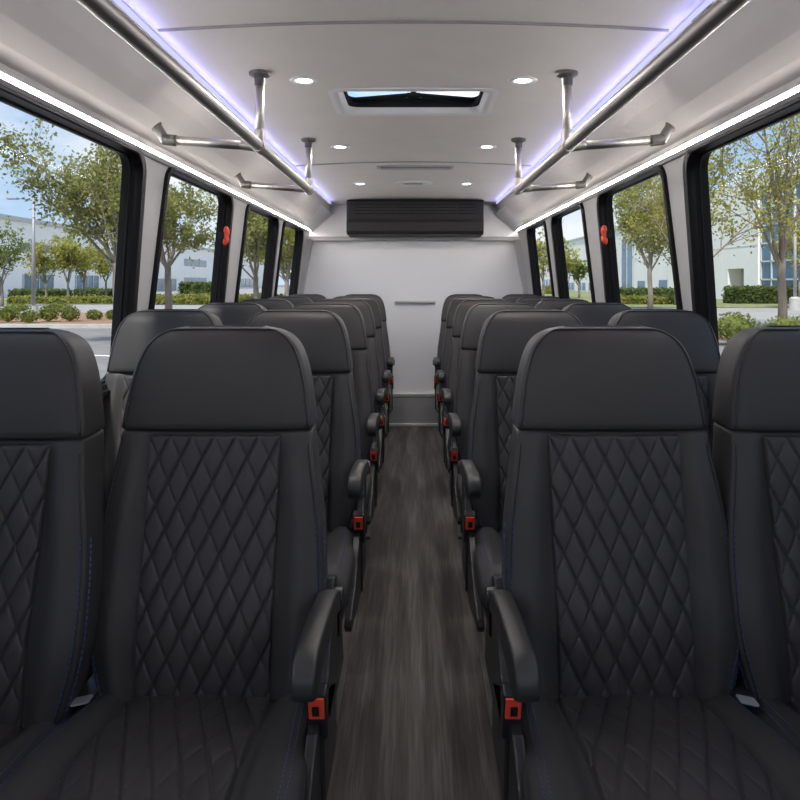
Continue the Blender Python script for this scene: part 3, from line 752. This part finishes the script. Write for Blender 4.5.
# left of the bus
tree(px(117, 20), 20, 6.4, 2.2, .64, 11000, .062, M['leafA'], 'large olive-leaved tree with spreading branches, seen through the nearest left window', 1, limbs=8, trunk_r=.13)
tree(px(168, 30), 30, 7.0, 2.3, .75, 10000, .085, M['leafA'], 'tall leafy tree filling the second left window', 2, limbs=7, trunk_r=.15)
tree(px(256, 42), 42, 7.4, 2.0, .8, 8000, .115, M['leafA'], 'leafy tree filling the third left window', 3, limbs=7, trunk_r=.17)
tree(px(287, 52), 52, 7.8, 1.8, .8, 6000, .15, M['leafB'], 'yellow-green tree seen through the last left window', 4, limbs=6, trunk_r=.18)
for k, (u, d, h, sd) in enumerate(((46, 58, 4.9, 11), (68, 58.5, 5.6, 12), (84, 60, 5.2, 13), (2, 50, 6.0, 14), (106, 63, 5.0, 15))):
    tree(px(u, d), d, h, 1.7, .6, 2400, .11, M['leafB'] if k != 3 else M['leafC'], ['small young tree just beyond the lamp post', 'small straight young tree in the middle of the left lawn', 'small young tree right of two others on the left lawn', 'green tree at the left edge of the nearest left window', 'small young tree under the large spreading tree'][k], sd, limbs=5, trunk_r=.10)
tree(px(297, 62), 62, 7.6, 1.6, .8, 5000, .16, M['leafA'], 'olive-leaved tree at the far edge of the last left window', 6, limbs=6, trunk_r=.15)
# right of the bus
tree(px(782, 25), 25, 10.4, 2.5, .30, 5600, .07, M['leafB'], 'tall airy multi-stemmed tree in the nearest right window', 21, limbs=7, trunk_r=.15, dense=.6)
tree(px(690, 24), 24, 7.4, 2.3, .70, 6000, .07, M['leafB'], 'tree mostly behind the pillar with branches reaching into the nearest right window', 22, limbs=7, trunk_r=.13)
tree(px(650, 42), 42, 8.4, 2.8, .70, 9000, .10, M['leafA'], 'round-crowned tree in the second right window', 23, limbs=7, trunk_r=.15)
tree(px(676, 52), 52, 7.6, 2.6, .6, 4000, .12, M['leafA'], 'tree at the near edge of the second right window', 24, limbs=6, trunk_r=.14)
tree(px(567, 72), 72, 5.8, 1.6, .5, 800, .2, M['leafB'], 'small yellow tree at the far edge of the third right window', 25, limbs=5, trunk_r=.12)
tree(px(579, 76), 76, 4.4, 1.4, .6, 800, .2, M['leafC'], 'small green tree in the middle of the third right window', 26, limbs=5, trunk_r=.12)
tree(px(543, 80), 80, 7.4, 1.6, .5, 1000, .22, M['leafB'], 'yellow-green tree seen through the last right window', 27, limbs=5, trunk_r=.14)
tree(px(800, 46), 46, 6.0, 2.0, .5, 900, .14, M['leafB'], 'young tree at the right edge beyond the multi-stemmed tree', 28, limbs=5, trunk_r=.1)

def shrub(name, x, y, rx, ry, h, n, ls, m, label, cat, seed, group, z=.1):
    rng = random.Random(seed); fo = MB()
    rings = []
    for k in range(7):
        a = PI * k / 6; rings.append([(rx * .72 * max(.02, math.sin(a)) * math.cos(2 * PI * q / 10), ry * .72 * max(.02, math.sin(a)) * math.sin(2 * PI * q / 10), h * .45 - h * .42 * math.cos(a)) for q in range(10)])
    fo.loft(rings)
    for k in range(n):
        a = rng.uniform(0, 2 * PI); c = rng.uniform(-.7, 1); sq = math.sqrt(1 - c * c); q = rng.uniform(.68, 1.1)
        leafquad(fo, Vector((rx * sq * math.cos(a) * q, ry * sq * math.sin(a) * q, max(.03, h * .47 + h * .5 * c * q))), ls * rng.uniform(.6, 1.3), rng)
    o = obj(name, fo, m, loc=(x, y, G + z), fix=False); return tag(o, label, cat, group)
for k, (u, v, w, h) in enumerate(((8, 326, .40, .66), (29, 327, .34, .50), (48.5, 325.5, .37, .70), (70, 325, .36, .66), (94, 323.5, .32, .44), (113, 323, .30, .42), (59, 315, .50, .55), (18, 315, .6, .5))):
    d = gd(v) + .9
    shrub('shrub', px(u, d), d, w, w, h, 520, .05, M['shrub'], ['rounded shrub at the left end of the planting bed', 'second shrub from the left in the planting bed, by the lamp post', 'bushy yellow-green shrub just past the lamp post', 'bushy shrub right of the lamp post, next before a small one', 'small shrub standing apart near the kerb', 'small shrub at the pillar end of the bed', 'shrub behind the two bushy shrubs', 'low wide shrub behind the lamp post'][k], 'shrub', 40 + k, 'shrubs in the left bed')
for k, (u, v, w, h) in enumerate(((744, 347, .62, .80), (716, 340, .36, .42), (800, 347, .62, .72))):
    d = gd(v)
    shrub('shrub', px(u, d), d + .5, w, w, h, 700, .05, M['shrub'], ['broad yellow-green shrub in the middle of the right planting bed', 'low shrub at the pillar end of the right planting bed', 'broad shrub right of the multi-stemmed trunk'][k], 'shrub', 60 + k, 'shrubs in the right bed')
def hedge(x0, x1, y0, y1, h, m, label, seed, n=1600, ls=.13):
    rng = random.Random(seed); fo = MB(); cx, cy_ = (x0 + x1) / 2, (y0 + y1) / 2
    fo.box(x0 - cx + .1, x1 - cx - .1, y0 - cy_ + .1, y1 - cy_ - .1, 0, h - .1)
    for k in range(n):
        f = rng.random(); u = rng.uniform(x0, x1) - cx; v = rng.uniform(y0, y1) - cy_; z = rng.uniform(0, h)
        if f < .35: z = h + rng.gauss(0, .07)
        elif f < .7: v = y0 - cy_ + rng.gauss(0, .07)
        elif f < .85: u = x0 - cx + rng.gauss(0, .07)
        else: u = x1 - cx + rng.gauss(0, .07)
        leafquad(fo, Vector((u, v, max(.02, z))), ls * rng.uniform(.6, 1.3), rng)
    return tag(obj('hedge', fo, m, loc=(cx, cy_, G + .06), fix=False), label, 'hedge', 'clipped hedges')
hedge(px(15, 66), px(62, 66), 65, 68, .9, M['hedge'], 'dark clipped hedge behind the lamp post', 71)
hedge(px(76, 66), px(122, 66), 65.5, 68, .9, M['hedge'], 'dark clipped hedge under the large spreading tree', 72)
hedge(px(28, 58), px(125, 58), 55.2, 56.0, .45, M['groundcover'], 'low bright ground-cover hedge along the left lawn', 73)
hedge(px(150, 56), px(300, 56), 54.2, 55.5, .6, M['groundcover'], 'long bright yellow-green hedge seen through the farther left windows', 74, 2600)
hedge(px(182, 75), px(222, 75), 74, 76, 1.5, M['hedge'], 'dark hedge low in the second left window', 75)
hedge(px(729, 56), px(800, 56), 55, 57, 1.2, M['hedge'], 'dark clipped hedge before the blue glass facade', 76, 2200)
hedge(px(615, 64), px(682, 64), 63, 65, 1.0, M['hedge'], 'dark hedge low in the second right window', 77)
hedge(px(615, 54), px(690, 54), 53.5, 54.6, .5, M['groundcover'], 'low bright hedge in front of a dark one, second right window', 78)
hedge(px(546, 100), px(562, 100), 99, 101, 1.1, M['groundcover'], 'bright low hedge in the far right windows', 79, 700)

# lamp post, right light pole
d = 40; r = thing('lamp_post', 'grey car park lamp post with a side arm beyond the left window', 'lamp post', (px(33.5, d), d, G + .01))
b = MB(); b.tube([(0, 0, .35), (0, 0, 6.4)], [.11, .07], 10); obj('pole', b, M['pole'], r, smooth=True)
b = MB(); b.tube([(0, 0, 0), (0, 0, .38)], [.26, .24], 14); obj('base', b, M['kerb'], r)
b = MB(); b.tube([(0, 0, 6.15), (-.4, 0, 6.25), (-.9, 0, 6.28)], .035, 8); a = obj('arm', b, M['pole'], r, smooth=True)
b = MB(); b.prism(rrect(-1.45, -.85, -.14, .14, .05, 3), 'z', 6.22, 6.32); obj('lamp_head', b, M['pole'], a, bevel=.02)
d = 44; r = thing('lamp_post', 'pale pole on a round concrete base beside the right hedge', 'lamp post', (px(795, d), d, G + .01))
b = MB(); b.tube([(0, 0, .7), (0, 0, 7.4)], [.10, .07], 10); obj('pole', b, M['kerb'], r, smooth=True)
b = MB(); b.tube([(0, 0, 0), (0, 0, .7), (0, 0, .8)], [.34, .32, .18], 14); obj('base', b, M['kerb'], r)

# right office building, facade along the bus axis
bx_ = 30.0
r = thing('office_building', 'white office building with blue glass curtain wall beyond the right windows', 'building', (bx_, 80, G))
def bb(x0, x1, y0, y1, z0, z1): return MB().box(x0 - bx_, x1 - bx_, y0 - 80, y1 - 80, z0 - G, z1 - G)
w = bb(bx_ + 1.6, 60, 50, 86, G, CAMZ + 9.0)
for a, b_, c, e in ((63.5, 66.2, G, CAMZ + 9), (69.6, 86, G, CAMZ + 9), (66.2, 69.6, CAMZ + 1.25, CAMZ + 9)):
    q_ = bb(bx_, bx_ + 1.6, a, b_, c, e); w.add(q_.v, q_.f)
q_ = bb(bx_, bx_ + 1.6, 50, 63.5, CAMZ + 8.2, CAMZ + 9); w.add(q_.v, q_.f)
wl = obj('wall', w, M['bwhite'], r)
j = MB()
for z in (CAMZ + 3.2, CAMZ + 6.2):
    q_ = bb(bx_ - .02, bx_, 63.5, 86, z, z + .06); j.add(q_.v, q_.f)
for y in (71, 78):
    q_ = bb(bx_ - .02, bx_, y, y + .06, CAMZ + 1.3, CAMZ + 9); j.add(q_.v, q_.f)
obj('panel_joint', j, M['bjoint'], wl)
obj('recessed_door', bb(bx_ + 1.3, bx_ + 1.58, 66.3, 69.5, G, CAMZ + 1.2), M['bdoor'], r)
cwl = obj('curtain_wall', bb(bx_ + .25, bx_ + 1.58, 50.1, 63.4, G + .3, CAMZ + 8.1), M['bglass'], r)
mm = MB()
for k in range(8):
    y = 50.2 + k * 1.87; q_ = bb(bx_ + .15, bx_ + .27, y, y + .13, G + .3, CAMZ + 8.1); mm.add(q_.v, q_.f)
for k in range(7):
    z = G + .3 + k * 1.55; q_ = bb(bx_ + .15, bx_ + .27, 50.1, 63.4, z, z + .13); mm.add(q_.v, q_.f)
obj('mullion', mm, M['bframe'], cwl)
r2 = thing('office_building', 'long white office block seen through the farther right windows', 'building', (bx_, 140, G))
def b3(x0, x1, y0, y1, z0, z1): return MB().box(x0 - bx_, x1 - bx_, y0 - 140, y1 - 140, z0 - G, z1 - G)
obj('wall', b3(bx_ + .3, 60, 86.1, 240, G, CAMZ + 7.8), M['bwhite'], r2)
obj('parapet', b3(bx_ + .1, bx_ + .8, 86.1, 240, CAMZ + 7.8, CAMZ + 8.1), M['bjoint'], r2)
def bwin(f, parent, x, y0, y1, z0, z1, nx, sgn):
    xa, xb = (x - .06, x) if sgn > 0 else (x, x + .06)
    o = obj('window', f(xa, xb, y0, y1, z0, z1), M['bglass'], parent)
    q2 = MB()
    for k in range(nx + 1):
        y = lerp(y0, y1, k / nx); q3 = f(*( (x - .12, x - .061) if sgn > 0 else (x + .061, x + .12)), y - .07, y + .07, z0, z1); q2.add(q3.v, q3.f)
    obj('mullion', q2, M['bframe'], o)
for y0, y1, z0, z1, nx in ((100.5, 106, G + .4, CAMZ + 6.2, 2), (95, 98.5, G + .3, CAMZ + .15, 1), (86.7, 90, G + .3, CAMZ + .25, 1), (112, 117, G + .3, CAMZ + .6, 2), (120, 126, G + .3, CAMZ - .1, 2), (128, 134, G + .3, CAMZ - .1, 2), (137, 143, G + .3, CAMZ - .1, 2), (147, 154, G + .3, CAMZ - .1, 2), (160, 170, G + .3, CAMZ + .6, 3), (175, 188, G + .3, CAMZ + .6, 3)):
    bwin(b3, r2, bx_ + .3, y0, y1, z0, z1, nx, 1)
# left office building
lx = -45.0
r3 = thing('office_building', 'long white low office building with dark window band beyond the left windows', 'building', (lx, 120, G))
def b4(x0, x1, y0, y1, z0, z1): return MB().box(x0 - lx, x1 - lx, y0 - 120, y1 - 120, z0 - G, z1 - G)
obj('wall', b4(-80, lx, 60, 240, G, CAMZ + 6.9), M['bwhite'], r3)
obj('parapet', b4(-79, lx + .3, 60, 240, CAMZ + 6.9, CAMZ + 7.4), M['bjoint'], r3)
for y0, y1, z0, z1, nx in ((83, 93, CAMZ + 3.6, CAMZ + 4.5, 4), (97, 106, CAMZ + 3.4, CAMZ + 4.4, 4), (70, 76, CAMZ + 3.6, CAMZ + 4.5, 3), (76.5, 79.5, G + .2, CAMZ + .6, 2), (84, 91, G + .2, CAMZ + .9, 4), (97, 104, G + .2, CAMZ + .9, 4), (112, 122, G + .2, CAMZ + .6, 4), (128, 138, G + .2, CAMZ + .6, 4), (143, 158, G + .4, CAMZ + .9, 3), (165, 180, G + .4, CAMZ + .9, 3), (190, 205, G + .4, CAMZ + .9, 3), (143, 158, CAMZ + 3.2, CAMZ + 4.6, 3)):
    bwin(b4, r3, lx, y0, y1, z0, z1, nx, -1)

# ------------------------------------------------------------------ sky, sun, camera
wd = bpy.data.worlds.new('sky'); bpy.context.scene.world = wd; wd.use_nodes = True
nt = wd.node_tree; bg = nt.nodes['Background']
tc = nt.nodes.new('ShaderNodeTexCoord'); mp = nt.nodes.new('ShaderNodeMapping'); mp.inputs['Scale'].default_value = (1, 1, 2.6); mp.inputs['Location'].default_value = (.4, .2, .1)
nt.links.new(tc.outputs['Generated'], mp.inputs['Vector'])
n = nt.nodes.new('ShaderNodeTexNoise'); n.inputs['Scale'].default_value = 2.6; n.inputs['Detail'].default_value = 7; n.inputs['Roughness'].default_value = .55
nt.links.new(mp.outputs['Vector'], n.inputs['Vector'])
cr_ = nt.nodes.new('ShaderNodeValToRGB'); cr_.color_ramp.elements[0].position = .45; cr_.color_ramp.elements[1].position = .62
nt.links.new(n.outputs['Fac'], cr_.inputs['Fac'])
sx = nt.nodes.new('ShaderNodeSeparateXYZ'); nt.links.new(tc.outputs['Generated'], sx.inputs['Vector'])
gr = nt.nodes.new('ShaderNodeValToRGB'); e = gr.color_ramp.elements
e[0].position = 0.0; e[0].color = (.58, .74, .92, 1); e[1].position = .32; e[1].color = (.23, .44, .80, 1)
nt.links.new(sx.outputs['Z'], gr.inputs['Fac'])
mx = nt.nodes.new('ShaderNodeMix'); mx.data_type = 'RGBA'
nt.links.new(cr_.outputs['Color'], mx.inputs[0]); nt.links.new(gr.outputs['Color'], mx.inputs[6]); mx.inputs[7].default_value = (.90, .92, .95, 1)
nt.links.new(mx.outputs[2], bg.inputs['Color']); bg.inputs['Strength'].default_value = 1.12

sl = bpy.data.lights.new('sun', 'SUN'); sl.energy = 5.4; sl.angle = math.radians(6); sl.color = (1, .96, .90)
so = bpy.data.objects.new('sun', sl); C.objects.link(so); so.location = (-3, -10, 30)
so.rotation_euler = Vector((.18, .62, -1)).to_track_quat('-Z', 'Y').to_euler()

cam = bpy.data.cameras.new('camera'); cam.sensor_width = 36; cam.lens = F / 800 * 36
cam.shift_x = -13.5 / 800; cam.shift_y = -118 / 800; cam.clip_start = .02; cam.clip_end = 1000
co = bpy.data.objects.new('camera', cam); C.objects.link(co); co.location = (0, 0, CAMZ); co.rotation_euler = (math.radians(90), 0, 0)
sc = bpy.context.scene; sc.camera = co
sc.view_settings.view_transform = 'Standard'; sc.view_settings.look = 'None'; sc.view_settings.gamma = 1; sc.view_settings.exposure = 0.46
sc.cycles.max_bounces = 10; sc.cycles.diffuse_bounces = 6; sc.cycles.transparent_max_bounces = 24
